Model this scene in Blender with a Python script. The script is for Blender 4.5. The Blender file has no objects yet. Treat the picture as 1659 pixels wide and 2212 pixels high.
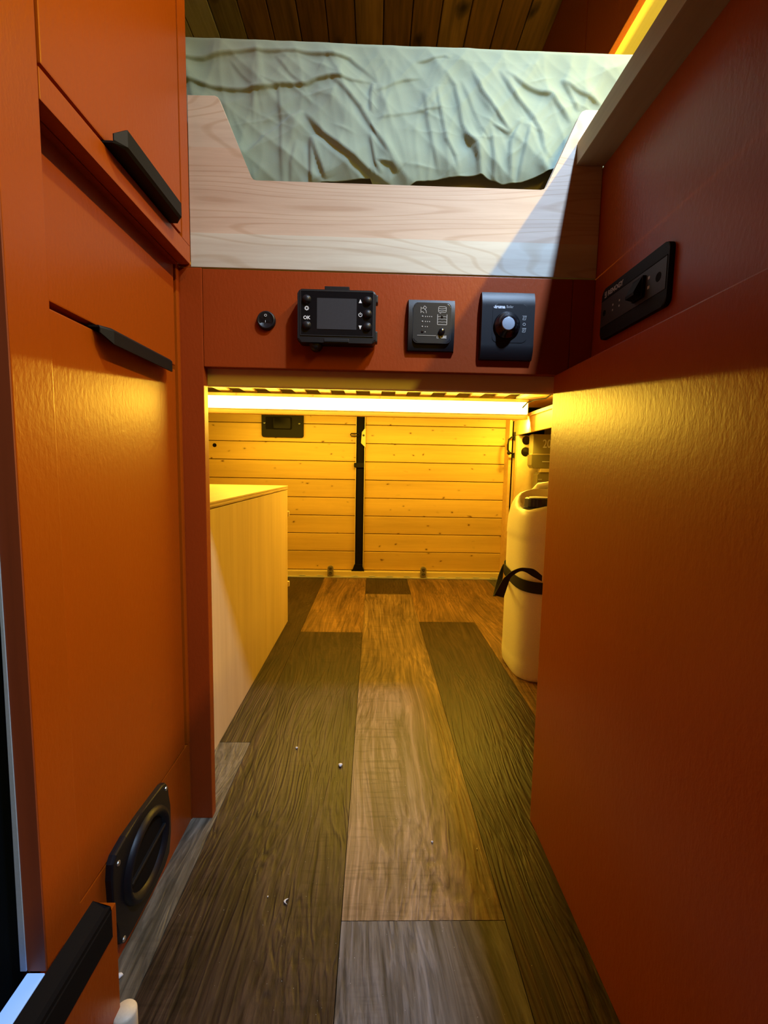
import bpy, bmesh, math, random
import numpy as np
from mathutils import Vector, Matrix
random.seed(7)
C = bpy.context.scene
COL = C.collection
PI = math.pi

# ---------------------------------------------------------------- camera
HC = .635
F_PX = 972.8
yaw, pitch, roll = .0229, -.09847, .01916
cy, sy, cp, sp = math.cos(yaw), math.sin(yaw), math.cos(pitch), math.sin(pitch)
fwd = Vector((sy*cp, cy*cp, sp)); rgt = Vector((cy, -sy, 0)); up = rgt.cross(fwd)
cr, sr = math.cos(roll), math.sin(roll)
r2 = rgt*cr + up*sr; u2 = up*cr - rgt*sr
cam_d = bpy.data.cameras.new('camera'); cam = bpy.data.objects.new('camera', cam_d); COL.objects.link(cam)
M = Matrix((r2, u2, -fwd)).transposed().to_4x4(); M.translation = (0, 0, HC)
cam.matrix_world = M
cam_d.sensor_fit = 'HORIZONTAL'; cam_d.sensor_width = 36
cam_d.lens = F_PX/1659*36; cam_d.clip_start = .02
C.camera = cam

# ---------------------------------------------------------------- world, lights, exposure
w = bpy.data.worlds.new('world'); C.world = w; w.use_nodes = True
w.node_tree.nodes['Background'].inputs[0].default_value = (.25, .30, .40, 1)
w.node_tree.nodes['Background'].inputs[1].default_value = .03
C.view_settings.view_transform = 'Standard'; C.view_settings.look = 'None'
C.view_settings.exposure = 0; C.view_settings.gamma = 1; C.view_settings.use_curve_mapping = False

def area(name, loc, direction, sx, sy_, power, col, spread=PI, xaxis=None):
    d = bpy.data.lights.new(name, 'AREA'); d.shape = 'RECTANGLE'; d.size = sx; d.size_y = sy_
    d.energy = power; d.color = col; d.spread = spread
    o = bpy.data.objects.new(name, d); COL.objects.link(o)
    z = -Vector(direction).normalized(); x = Vector(xaxis or (1, 0, 0)); y = z.cross(x).normalized(); x = y.cross(z)
    m = Matrix((x, y, z)).transposed().to_4x4(); m.translation = loc
    o.matrix_world = m
    return o
WARM = (1, .63, .045)
# the warm LED strip on the cross bar under the bed
area('led_strip_light', (-.02, 2.150, .925), (0, -1, -.25), 1.50, .02, 20, WARM)
area('rear_door_fill_light', (-.04, 2.26, .868), (0, .9, -1), 1.50, .02, 6, WARM)  # added fill under the bar to brighten the rear doors
area('bay_fill_light', (.738, 2.25, .865), (.6, .8, -.45), .04, .02, 2.2, WARM)  # added fill that brightens the equipment bay, not part of the strip
# the warm LED strip under the overhead cabinet
area('cabinet_strip_light', (.54, .40, 1.50), (-.55, 0, -1), .012, 2.3, 20, (1, .66, .04), xaxis=(1, 0, -.55))
# the cool ceiling lamp over the kitchen
area('ceiling_lamp_light', (.430, .10, 1.865), (-.05, .45, -1), .05, .09, 11.5, (.50, .70, 1.0), spread=math.radians(100))

# ---------------------------------------------------------------- node helpers
def mat(name):
    m = bpy.data.materials.new(name); m.use_nodes = True
    return m, m.node_tree.nodes, m.node_tree.links, m.node_tree.nodes['Principled BSDF']
def nd(ns, t, **kw):
    n = ns.new(t)
    for k, v in kw.items():
        if k.startswith('i_'): n.inputs[k[2:].replace('_', ' ')].default_value = v
        else: setattr(n, k, v)
    return n
def ramp(ns, stops, interp='LINEAR'):
    r = ns.new('ShaderNodeValToRGB'); r.color_ramp.interpolation = interp
    e = r.color_ramp.elements
    while len(e) < len(stops): e.new(.5)
    for i, (p, c) in enumerate(stops):
        e[i].position = p; e[i].color = (*c, 1) if len(c) == 3 else c
    return r
def mix(ns, ln, a, b, f, mode='MIX'):
    m = ns.new('ShaderNodeMix'); m.data_type = 'RGBA'; m.blend_type = mode
    for sock, v in ((m.inputs[0], f), (m.inputs[6], a), (m.inputs[7], b)):
        if hasattr(v, 'node'): ln.new(v, sock)
        elif isinstance(v, (int, float)): sock.default_value = v
        else: sock.default_value = (*v, 1)
    return m.outputs[2]
def coords(ns, ln, scale=(1, 1, 1), obj=True, rand=True, rot=(0, 0, 0)):
    tc = ns.new('ShaderNodeTexCoord'); mp = ns.new('ShaderNodeMapping'); mp.inputs['Scale'].default_value = scale
    mp.inputs['Rotation'].default_value = rot
    ln.new(tc.outputs['Object'], mp.inputs['Vector'])
    if rand:
        oi = ns.new('ShaderNodeObjectInfo'); mu = ns.new('ShaderNodeMath'); mu.operation = 'MULTIPLY'; mu.inputs[1].default_value = 37.
        ln.new(oi.outputs['Random'], mu.inputs[0]); cb = ns.new('ShaderNodeCombineXYZ')
        for i in range(3): ln.new(mu.outputs[0], cb.inputs[i])
        ln.new(cb.outputs[0], mp.inputs['Location'])
    return mp.outputs[0]
def bump(ns, ln, bsdf, h, strength=.3, dist=.001):
    b = ns.new('ShaderNodeBump'); b.inputs['Strength'].default_value = strength; b.inputs['Distance'].default_value = dist
    ln.new(h, b.inputs['Height']); ln.new(b.outputs[0], bsdf.inputs['Normal'])
    return b

def plain(name, col, rough=.5, spec=.5, metal=0, bmp=0, bscale=400):
    m, ns, ln, b = mat(name)
    b.inputs['Base Color'].default_value = (*col, 1); b.inputs['Roughness'].default_value = rough
    b.inputs['Specular IOR Level'].default_value = spec; b.inputs['Metallic'].default_value = metal
    v = coords(ns, ln, (1, 1, 1), rand=False)
    n = nd(ns, 'ShaderNodeTexNoise', i_Scale=bscale, i_Detail=2.); ln.new(v, n.inputs['Vector'])
    c = mix(ns, ln, tuple(x*.9 for x in col), tuple(min(1, x*1.08) for x in col), n.outputs['Fac'])
    ln.new(c, b.inputs['Base Color'])
    if bmp: bump(ns, ln, b, n.outputs['Fac'], bmp, .0004)
    return m

def paint(name, col, rough=.36):
    m, ns, ln, b = mat(name)
    v = coords(ns, ln, rand=False)
    n = nd(ns, 'ShaderNodeTexNoise', i_Scale=5., i_Detail=3.); ln.new(v, n.inputs['Vector'])
    c = mix(ns, ln, tuple(x*.88 for x in col), tuple(x*1.1 for x in col), n.outputs['Fac'])
    ln.new(c, b.inputs['Base Color']); b.inputs['Roughness'].default_value = rough
    b.inputs['Specular IOR Level'].default_value = .27
    v2 = coords(ns, ln, (1, 1, .45), rand=False)
    n2 = nd(ns, 'ShaderNodeTexNoise', i_Scale=210., i_Detail=3., i_Roughness=.6); ln.new(v2, n2.inputs['Vector'])
    bump(ns, ln, b, n2.outputs['Fac'], .32, .0009)
    return m

def wood(name, dark, light, axis='X', rough=.5, freq=60, knots=0, kd=.38, kr=1., flat='Y', knotcol=(.12, .04, .01), grain=.5, bs=.15, strips=None, figure=0):
    """axis = the direction the grain runs along"""
    m, ns, ln, b = mat(name)
    lo, hi = 1.2, 1.
    sc = {'X': (.06, 1, 1), 'Y': (1, .06, 1), 'Z': (1, 1, .06)}[axis]
    v = coords(ns, ln, sc)
    n = nd(ns, 'ShaderNodeTexNoise', i_Scale=float(freq), i_Detail=5., i_Roughness=.62, i_Distortion=.25); ln.new(v, n.inputs['Vector'])
    r = ramp(ns, [(.3, dark), (.62, light)]); ln.new(n.outputs['Fac'], r.inputs[0])
    v3 = coords(ns, ln, tuple(s*1. for s in sc))
    n3 = nd(ns, 'ShaderNodeTexNoise', i_Scale=freq*.12, i_Detail=2.); ln.new(v3, n3.inputs['Vector'])
    mid = tuple((a+c)/2 for a, c in zip(dark, light))
    r3 = ramp(ns, [(.35, tuple(.75*x for x in mid)), (.65, light)]); ln.new(n3.outputs['Fac'], r3.inputs[0])
    col = mix(ns, ln, r3.outputs[0], r.outputs[0], grain)
    if figure:
        ksc = {'X': (.55, 1, 1), 'Y': (1, .55, 1), 'Z': (1, 1, .3)}[axis]
        vf = coords(ns, ln, {'X': (.12, 1, 1), 'Y': (1, .12, 1), 'Z': (1, 1, .12)}[axis])
        nf = nd(ns, 'ShaderNodeTexNoise', i_Scale=9., i_Detail=1.5); ln.new(vf, nf.inputs['Vector'])
        mm = ns.new('ShaderNodeMath'); mm.operation = 'MULTIPLY'; mm.inputs[1].default_value = figure; ln.new(nf.outputs['Fac'], mm.inputs[0])
        sn = ns.new('ShaderNodeMath'); sn.operation = 'SINE'; ln.new(mm.outputs[0], sn.inputs[0])
        rf = ramp(ns, [(.0, (1, 1, 1)), (.6, (1, 1, 1)), (1., (.78, .68, .58))])
        ln.new(sn.outputs[0], rf.inputs[0])
        col = mix(ns, ln, col, rf.outputs[0], .55, 'MULTIPLY')
    if knots:
        ks = list({'X': (.55, 1, 1), 'Y': (1, .55, 1), 'Z': (1, 1, .55)}[axis]); ks['XYZ'.index(flat)] = .01
        vk = coords(ns, ln, ks)
        nk = nd(ns, 'ShaderNodeTexNoise', i_Scale=25., i_Detail=2.); ln.new(vk, nk.inputs['Vector'])
        vv = mix(ns, ln, vk, nk.outputs['Color'], .03)
        vo = nd(ns, 'ShaderNodeTexVoronoi', i_Scale=float(knots)); ln.new(vv, vo.inputs['Vector'])
        rk = ramp(ns, [(0., (1, 1, 1)), (.05*kr, (.85, .85, .85)), (.10*kr, (.45, .45, .45)), (.13*kr, (.12, .12, .12)), (.24*kr, (0, 0, 0))]); ln.new(vo.outputs['Distance'], rk.inputs[0])
        # only some cells hold a knot
        sep = ns.new('ShaderNodeSeparateColor'); ln.new(vo.outputs['Color'], sep.inputs[0])
        gt = ns.new('ShaderNodeMath'); gt.operation = 'GREATER_THAN'; gt.inputs[1].default_value = kd; ln.new(sep.outputs[0], gt.inputs[0])
        mu = ns.new('ShaderNodeMath'); mu.operation = 'MULTIPLY'; ln.new(rk.outputs[0], mu.inputs[0]); ln.new(gt.outputs[0], mu.inputs[1])
        col = mix(ns, ln, col, knotcol, mu.outputs[0])
    if strips:   # glued lamellas: list of (z position, colour multiplier)
        tc = ns.new('ShaderNodeTexCoord'); sx = ns.new('ShaderNodeSeparateXYZ'); ln.new(tc.outputs['Object'], sx.inputs[0])
        mr = ns.new('ShaderNodeMapRange'); mr.inputs[1].default_value = strips[0]; mr.inputs[2].default_value = strips[1]
        ln.new(sx.outputs['Z'], mr.inputs[0])
        rs = ramp(ns, strips[2], 'CONSTANT'); ln.new(mr.outputs[0], rs.inputs[0])
        col = mix(ns, ln, col, rs.outputs[0], 1., 'MULTIPLY')
    ln.new(col, b.inputs['Base Color']); b.inputs['Roughness'].default_value = rough
    b.inputs['Specular IOR Level'].default_value = .4
    if bs: bump(ns, ln, b, n.outputs['Fac'], bs, .0008)
    return m

def vinyl(name, dark, light, rough=.42):
    m, ns, ln, b = mat(name)
    vd = coords(ns, ln, (1, .30, 1))
    nw = nd(ns, 'ShaderNodeTexNoise', i_Scale=4.5, i_Detail=1.5); ln.new(vd, nw.inputs['Vector'])
    v = coords(ns, ln, (1, .030, 1))
    vm = mix(ns, ln, v, nw.outputs['Color'], .11)
    n = nd(ns, 'ShaderNodeTexNoise', i_Scale=120., i_Detail=6., i_Roughness=.66); ln.new(vm, n.inputs['Vector'])
    r = ramp(ns, [(.34, dark), (.64, light)]); ln.new(n.outputs['Fac'], r.inputs[0])
    vb = coords(ns, ln, (1, .22, 1))
    n2 = nd(ns, 'ShaderNodeTexNoise', i_Scale=12., i_Detail=4.); ln.new(vb, n2.inputs['Vector'])
    r2_ = ramp(ns, [(.32, (.58, .56, .54)), (.66, (1.15, 1.12, 1.10))]); ln.new(n2.outputs['Fac'], r2_.inputs[0])
    col = mix(ns, ln, r.outputs[0], r2_.outputs[0], 1., 'MULTIPLY')
    # cross saw marks in patches
    vs = coords(ns, ln, (.10, 1, 1))
    n3 = nd(ns, 'ShaderNodeTexNoise', i_Scale=150., i_Detail=3.); ln.new(vs, n3.inputs['Vector'])
    r3 = ramp(ns, [(.36, (.45, .45, .45)), (.48, (1, 1, 1))]); ln.new(n3.outputs['Fac'], r3.inputs[0])
    n4 = nd(ns, 'ShaderNodeTexNoise', i_Scale=8., i_Detail=2.); ln.new(vb, n4.inputs['Vector'])
    r4 = ramp(ns, [(.45, (0, 0, 0)), (.62, (.55, .55, .55))]); ln.new(n4.outputs['Fac'], r4.inputs[0])
    col = mix(ns, ln, col, mix(ns, ln, col, r3.outputs[0], 1., 'MULTIPLY'), r4.outputs[0])
    # raised grain: irregular wavy grooves along the plank
    vw = mix(ns, ln, coords(ns, ln, (1, .022, 1)), nw.outputs['Color'], .13)
    nr = nd(ns, 'ShaderNodeTexNoise', i_Scale=62., i_Detail=2., i_Roughness=.5); ln.new(vw, nr.inputs['Vector'])
    mu = ns.new('ShaderNodeMath'); mu.operation = 'MULTIPLY'; mu.inputs[1].default_value = 34.; ln.new(nr.outputs['Fac'], mu.inputs[0])
    sn = ns.new('ShaderNodeMath'); sn.operation = 'SINE'; ln.new(mu.outputs[0], sn.inputs[0])
    rg = ramp(ns, [(.0, (.58, .56, .54)), (.35, (1, 1, 1))]); ln.new(sn.outputs[0], rg.inputs[0])
    col = mix(ns, ln, col, rg.outputs[0], .55, 'MULTIPLY')
    ln.new(col, b.inputs['Base Color']); b.inputs['Roughness'].default_value = rough
    b.inputs['Specular IOR Level'].default_value = .25
    ad = ns.new('ShaderNodeMath'); ad.operation = 'MULTIPLY_ADD'; ad.inputs[1].default_value = .22; ln.new(sn.outputs[0], ad.inputs[0]); ln.new(n.outputs['Fac'], ad.inputs[2])
    bump(ns, ln, b, ad.outputs[0], .75, .0016)
    return m

def emit(name, col, s):
    m, ns, ln, b = mat(name)
    b.inputs['Base Color'].default_value = (*col, 1)
    b.inputs['Emission Color'].default_value = (*col, 1); b.inputs['Emission Strength'].default_value = s
    return m

ORANGE = paint('rust_paint', (.335, .061, .0015), .33)
ORANGE_D = paint('rust_paint_panel', (.29, .044, .005), .40)
EDGE = wood('painted_ply_edge', (.16, .035, .012), (.30, .065, .02), 'Z', .6, 40)
BLACK = plain('black_plastic', (.007, .007, .009), .45, .38, 0, .15, 900)
BLACKM = plain('black_matt_plastic', (.008, .007, .007), .6, .2, 0, .2, 600)
BLACKG = plain('black_gloss', (.006, .006, .008), .18)
GREYP = plain('dark_grey_face', (.035, .034, .036), .5, .4)
GREYL = plain('charcoal_face', (.02, .022, .026), .35, .4)
SCREEN = plain('screen_glass', (.045, .047, .055), .22)
PRINT = plain('white_print', (.75, .78, .82), .6)
PRINTD = plain('grey_print', (.42, .42, .42), .6)
KNOBG = plain('grey_knob_cap', (.33, .38, .45), .45)
PINE = wood('pine_board', (.60, .385, .11), (.76, .53, .17), 'X', .5, 55, knots=27, knotcol=(.10, .028, .006), grain=.45, bs=.08)
PINEP = wood('pine_plain', (.62, .38, .14), (.82, .55, .24), 'X', .5, 55, grain=.45, bs=.08)
PINEY = wood('pine_slat', (.70, .46, .2), (.85, .62, .3), 'Y', .5, 45, grain=.45, bs=.08)
PLY = wood('birch_ply', (.66, .47, .24), (.82, .63, .36), 'Z', .5, 28, grain=.6, bs=.08, figure=9)
PLYT = wood('birch_ply_top', (.72, .52, .26), (.85, .66, .38), 'Y', .5, 28, grain=.6, bs=.06)
PLYE = wood('ply_edge', (.22, .12, .05), (.62, .42, .2), 'Y', .6, 150, grain=.9, bs=.1)
BOARD = wood('larch_board', (.50, .40, .32), (.66, .60, .51), 'X', .55, 80, grain=.5, bs=.05, figure=190,
             strips=(.187, .442, [(0., (.97, 1.05, 1.06)), (.205, (.97, .87, .80)), (.70, (.98, .97, .94))]))
TOPW = wood('worktop_wood', (.30, .215, .09), (.46, .34, .15), 'Y', .5, 40, grain=.5, bs=.08)
BEAMW = wood('bed_beam_wood', (.80, .68, .40), (.90, .78, .50), 'X', .55, 40, grain=.4, bs=.05)
CEILA = wood('stained_plank', (.04, .012, .003), (.25, .085, .018), 'Y', .42, 60, knots=13, kd=.2, kr=1.7, flat='Z', knotcol=(.012, .004, .001), grain=.65, bs=.2)
CEILB = wood('stained_plank_light', (.055, .020, .005), (.33, .13, .034), 'Y', .42, 60, knots=13, kd=.2, kr=1.7, flat='Z', knotcol=(.015, .005, .002), grain=.65, bs=.2)
CEILC = wood('lit_plank', (.42, .30, .18), (.75, .60, .40), 'Y', .5, 60, knots=13, kd=.2, kr=1.7, flat='Z', knotcol=(.04, .015, .004), grain=.6, bs=.2)  # brightly lit planks at the left, light put into the colour
CEILO = wood('half_lit_plank', (.14, .075, .028), (.42, .27, .12), 'Y', .5, 60, knots=13, kd=.2, kr=1.7, flat='Z', knotcol=(.03, .01, .003), grain=.6, bs=.2)  # middle step of the painted light falling off from the left
V_TAN = vinyl('vinyl_tan', (.10, .058, .031), (.33, .222, .135))
V_DARK = vinyl('vinyl_dark', (.015, .009, .006), (.070, .043, .028))
V_GREY = vinyl('vinyl_grey', (.060, .055, .054), (.21, .195, .192))
V_OLIVE = vinyl('vinyl_olive', (.09, .078, .055), (.24, .21, .155))
V_GOLD = vinyl('vinyl_gold', (.13, .07, .03), (.33, .19, .085))
HDPE = plain('cream_plastic', (.90, .86, .74), .38, .5)
HDPE.node_tree.nodes['Principled BSDF'].inputs['Subsurface Weight'].default_value = .0
BLUE = plain('dark_blue_plastic', (.012, .018, .10), .35)
WEB = plain('black_webbing', (.018, .015, .012), .75, .3, 0, .5, 1500)
ALU = plain('aluminium', (.62, .64, .66), .4, .5, .2)
ALUB = plain('blue_lit_aluminium', (.42, .56, .80), .45)  # blue light on the metal edging put into its colour
WHITE = plain('white_trim', (.80, .86, .95), .45)
CREAMPEG = plain('cream_peg', (.72, .62, .45), .5)
STEEL = plain('steel', (.42, .38, .30), .35, .5, .7)
GREYST = plain('grey_striker', (.26, .23, .19), .4)
GREYD = plain('grey_bolt', (.07, .06, .05), .4)
RUBBER = plain('black_rubber', (.006, .005, .005), .8, .12)
DOORBLK = plain('door_black', (.006, .010, .016), .25)
OLIVEBOX = plain('olive_plastic', (.30, .27, .15), .35)
OLIVEBOX2 = plain('olive_plastic_dark', (.20, .17, .09), .4)
MATB = plain('mattress_base', (.20, .17, .08), .9, .2, 0, .3, 300)
CREAMPAINT = plain('cream_paint', (.75, .62, .34), .45)
PLASTER = plain('wall_lining', (.45, .36, .25), .7)
CRUMB = plain('crumb_white', (.8, .78, .74), .6)
SILL_GLOW = emit('sill_glow', (.30, .52, .95), .55)  # mild bluish emission put in to brighten the white sill strip
LED = emit('led_diffuser', (1, .68, .11), 12.)

# sage sheet with weave
m, ns, ln, b = mat('sage_sheet'); SAGE = m
v = coords(ns, ln, rand=False)
n1 = nd(ns, 'ShaderNodeTexNoise', i_Scale=900., i_Detail=2.); ln.new(v, n1.inputs['Vector'])
n2 = nd(ns, 'ShaderNodeTexNoise', i_Scale=14., i_Detail=4.); ln.new(v, n2.inputs['Vector'])
ln.new(mix(ns, ln, (.225, .315, .270), (.285, .378, .328), n2.outputs['Fac']), b.inputs['Base Color'])
b.inputs['Roughness'].default_value = .85; b.inputs['Specular IOR Level'].default_value = .2
b.inputs['Sheen Weight'].default_value = .1
bump(ns, ln, b, n1.outputs['Fac'], .25, .0006)

# clear acrylic
m, ns, ln, b = mat('clear_acrylic'); ACRYL = m
b.inputs['Base Color'].default_value = (1, 1, 1, 1); b.inputs['Transmission Weight'].default_value = 1
b.inputs['Roughness'].default_value = .02; b.inputs['IOR'].default_value = 1.2

# ---------------------------------------------------------------- mesh helpers
WL = {}          # world location of every empty / mesh origin
def link(name, bm, m, parent=None, smooth=False, origin=None):
    me = bpy.data.meshes.new(name)
    bmesh.ops.recalc_face_normals(bm, faces=bm.faces)
    if origin is None:
        if parent is not None: origin = WL[parent.name]
        else:
            xs = [v.co.x for v in bm.verts]; ys = [v.co.y for v in bm.verts]; zs = [v.co.z for v in bm.verts]
            origin = Vector(((min(xs)+max(xs))/2, (min(ys)+max(ys))/2, min(zs)))
    origin = Vector(origin)
    for v in bm.verts: v.co -= origin
    bm.to_mesh(me); bm.free()
    me.materials.append(m)
    if smooth:
        for p in me.polygons: p.use_smooth = True
    o = bpy.data.objects.new(name, me); COL.objects.link(o)
    if parent is not None:
        o.parent = parent; o.location = origin - WL[parent.name]
    else: o.location = origin
    WL[o.name] = origin.copy()
    return o
def tag(o, label, cat, group=None, kind=None):
    if label: o['label'] = label
    if cat: o['category'] = cat
    if group: o['group'] = group
    if kind: o['kind'] = kind
    return o
def thing(name, label, cat, loc=(0, 0, 0), group=None):
    o = bpy.data.objects.new(name, None); COL.objects.link(o); o.location = loc; o.empty_display_size = .05
    WL[o.name] = Vector(loc)
    return tag(o, label, cat, group)
def struct(name, bm, m, parent=None):
    o = link(name, bm, m, parent)
    if parent is None: o['kind'] = 'structure'
    return o
def structroot(name, loc=(0, 0, 0)):
    o = bpy.data.objects.new(name, None); COL.objects.link(o); o.location = loc; WL[o.name] = Vector(loc); o['kind'] = 'structure'
    return o
def box(x0, x1, y0, y1, z0, z1, bev=0, bm=None, seg=2):
    t = bmesh.new()
    bmesh.ops.create_cube(t, size=1)
    for v in t.verts:
        v.co = Vector(((x0+x1)/2+v.co.x*(x1-x0), (y0+y1)/2+v.co.y*(y1-y0), (z0+z1)/2+v.co.z*(z1-z0)))
    if bev: bmesh.ops.bevel(t, geom=t.edges[:], offset=bev, segments=seg, profile=.7, affect='EDGES')
    if bm is None: return t
    me = bpy.data.meshes.new('t'); t.to_mesh(me); t.free(); bm.from_mesh(me); bpy.data.meshes.remove(me)
    return bm
def prism(poly, axis, a, b, bev=0, bm=None, seg=2, capbev=False):
    """poly: 2-D points in the plane across `axis`; extruded from a to b"""
    t = bmesh.new()
    def P(u, v, k):
        return {'x': (k, u, v), 'y': (u, k, v), 'z': (u, v, k)}[axis]
    A = [t.verts.new(P(u, v, a)) for u, v in poly]; B = [t.verts.new(P(u, v, b)) for u, v in poly]
    t.faces.new(A); t.faces.new(B[::-1])
    n = len(poly)
    for i in range(n): t.faces.new((A[i], B[i], B[(i+1) % n], A[(i+1) % n]))
    if bev:
        ed = [e for e in t.edges if (e.verts[0] in B and e.verts[1] in B) or (capbev and e.verts[0] in A and e.verts[1] in A)]
        bmesh.ops.bevel(t, geom=ed, offset=bev, segments=seg, profile=.6, affect='EDGES')
    if bm is None: return t
    me = bpy.data.meshes.new('t'); t.to_mesh(me); t.free(); bm.from_mesh(me); bpy.data.meshes.remove(me)
    return bm
CAMP = Vector((0, 0, HC))
def sc(bm, k=.9667):
    """moves a cabinet group to its true plane, 290 mm from the aisle centre"""
    for v in bm.verts:
        v.co = CAMP+(v.co-CAMP)*k
        if v.co.z > 1.80: v.co.z = 1.878
        if v.co.z < .035: v.co.z = 0
    return bm
def rrect(x0, x1, y0, y1, r, n=5):
    out = []
    for cx, cy_, a0 in ((x1-r, y1-r, 0), (x0+r, y1-r, 90), (x0+r, y0+r, 180), (x1-r, y0+r, 270)):
        for k in range(n+1):
            a = math.radians(a0+90*k/n); out.append((cx+r*math.cos(a), cy_+r*math.sin(a)))
    return out
def circ(cx, cy_, r, n=24, a0=0, a1=360):
    return [(cx+r*math.cos(math.radians(a0+(a1-a0)*k/n)), cy_+r*math.sin(math.radians(a0+(a1-a0)*k/n))) for k in range(n)]
def lathe(prof, c, axis, n=28, bm=None):
    """prof: (radius, height along axis)"""
    t = bmesh.new() if bm is None else bm
    rings = []
    for r, h in prof:
        ring = []
        for k in range(n):
            a = 2*PI*k/n; u, v = r*math.cos(a), r*math.sin(a)
            p = {'x': (h, u, v), 'y': (u, h, v), 'z': (u, v, h), '-y': (u, -h, v), '-x': (-h, u, v)}[axis]
            ring.append(t.verts.new(Vector(c)+Vector(p)))
        rings.append(ring)
    for a, b_ in zip(rings, rings[1:]):
        for k in range(n): t.faces.new((a[k], a[(k+1) % n], b_[(k+1) % n], b_[k]))
    t.faces.new(rings[0]); t.faces.new(rings[-1][::-1])
    return t
def tube(pts, r, n=8, bm=None):
    t = bmesh.new() if bm is None else bm
    pts = [Vector(p) for p in pts]; rings = []
    for i, p in enumerate(pts):
        d = (pts[min(i+1, len(pts)-1)]-pts[max(i-1, 0)]).normalized()
        a = d.cross(Vector((.3, .2, 1))).normalized(); b_ = d.cross(a)
        rings.append([t.verts.new(p+(a*math.cos(2*PI*k/n)+b_*math.sin(2*PI*k/n))*r) for k in range(n)])
    for a, b_ in zip(rings, rings[1:]):
        for k in range(n): t.faces.new((a[k], a[(k+1) % n], b_[(k+1) % n], b_[k]))
    t.faces.new(rings[0]); t.faces.new(rings[-1][::-1])
    return t
def text(name, s, size, loc, mat_, parent, face='y', ex=.0002, sx=1, bold=0):
    cu = bpy.data.curves.new(name, 'FONT'); cu.body = s; cu.size = size; cu.extrude = ex; cu.align_x = 'CENTER'; cu.align_y = 'CENTER'
    cu.offset = bold; cu.resolution_u = 3
    tmp = bpy.data.objects.new('tmp', cu); COL.objects.link(tmp)
    me = bpy.data.meshes.new_from_object(tmp.evaluated_get(bpy.context.evaluated_depsgraph_get()))
    bpy.data.objects.remove(tmp); bm = bmesh.new(); bm.from_mesh(me); bpy.data.meshes.remove(me)
    L = Vector(loc)
    for v in bm.verts:
        x, y, z = v.co; x *= sx
        # face 'y': reads from -Y side; face '-x': on a plane facing -X, reading from -X side (text runs towards -Y)
        v.co = L + (Vector((x, -z, y)) if face == 'y' else Vector((-z, -x, y)))
    return link(name, bm, mat_, parent)
def orient(poly_uv, face, k0, k1, bev=0, bm=None, seg=2):
    return prism(poly_uv, 'y' if face == 'y' else 'x', k0, k1, bev, bm, seg)

# ================================================================= SETTING
# ---- floor: vinyl planks, 0.23 m wide
fl = structroot('floor', (0, 0, 0))
g = .0005
rows = [(-.962, -.733, [(-1.6, .4, V_DARK), (.4, 2.6, V_TAN)]),
        (-.733, -.504, [(-1.6, 1.2, V_GREY), (1.2, 2.6, V_DARK)]),
        (-.504, -.275, [(-1.6, -.3, V_TAN), (-.3, .985, V_OLIVE), (.985, 2.6, V_DARK)]),
        (-.275, -.036, [(-1.6, .22, V_TAN), (.22, 1.686, V_DARK), (1.686, 2.6, V_GOLD)]),
        (-.036, .196, [(-1.6, -.9, V_DARK), (-.9, .574, V_GREY), (.574, 2.219, V_TAN), (2.219, 2.6, V_DARK)]),
        (.196, .428, [(-1.6, .1, V_TAN), (.1, 1.814, V_DARK), (1.814, 2.6, V_GOLD)]),
        (.428, .66, [(-1.6, .8, V_DARK), (.8, 2.6, V_GOLD)]),
        (.66, .892, [(-1.6, 1.5, V_DARK), (1.5, 2.6, V_GREY)]),
        (.892, 1.0, [(-1.6, 2.6, V_DARK)])]
for x0, x1, segs in rows:
    for y0, y1, mm in segs:
        struct('plank', box(x0+g, x1-g, y0+g, y1-g, -.01, 0), mm, fl)
struct('subfloor', box(-1.0, 1.02, -1.62, 2.62, -.03, -.01), RUBBER, fl)

# ---- ceiling planks (run along the van), 0.08 m wide
ce = structroot('ceiling', (0, 0, 1.88))
k = 0
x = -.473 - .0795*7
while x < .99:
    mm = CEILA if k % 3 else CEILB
    if x < -.50: mm = CEILC  # left planks painted paler for the light on them
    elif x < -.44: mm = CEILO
    elif x < -.36: mm = CEILB  # last step of the painted light gradient
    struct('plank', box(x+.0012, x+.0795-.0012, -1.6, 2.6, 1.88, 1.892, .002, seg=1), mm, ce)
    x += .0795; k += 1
struct('backing', box(-1.1, 1.02, -1.62, 2.62, 1.892, 1.91), RUBBER, ce)

# ---- walls
struct('wall_left', box(-1.0, -.95, .30, 2.62, 0, 1.88), PLASTER)
struct('wall_right', box(.98, 1.02, -1.62, 2.62, 0, 1.88), CREAMPAINT)
struct('wall_back', box(-1.0, 1.02, 2.62, 2.66, 0, 1.88), RUBBER)
struct('wall_front', box(-1.0, 1.02, -1.66, -1.62, 0, 1.88), PLASTER)
struct('wall_side', box(-1.0, -.95, -1.62, -.60, 0, 1.88), PLASTER)
# sliding side door, dark glass and frame, seen as the dark sliver at the left edge
d3 = structroot('door_3', (-.52, 0, 0))
struct('door_panel', box(-.56, -.52, -.60, .30, 0, .95, .004), DOORBLK, d3)
struct('frame', box(-.56, -.50, .30, .345, .02, 1.86, .004), DOORBLK, d3)
struct('door_pillar', box(-.94, -.3155, .376, .3862, .0, 1.86, .002), DOORBLK, d3)
struct('step_well', box(-.52, -.345, -.60, .40, .0, .03, .003), DOORBLK, d3)

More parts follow.
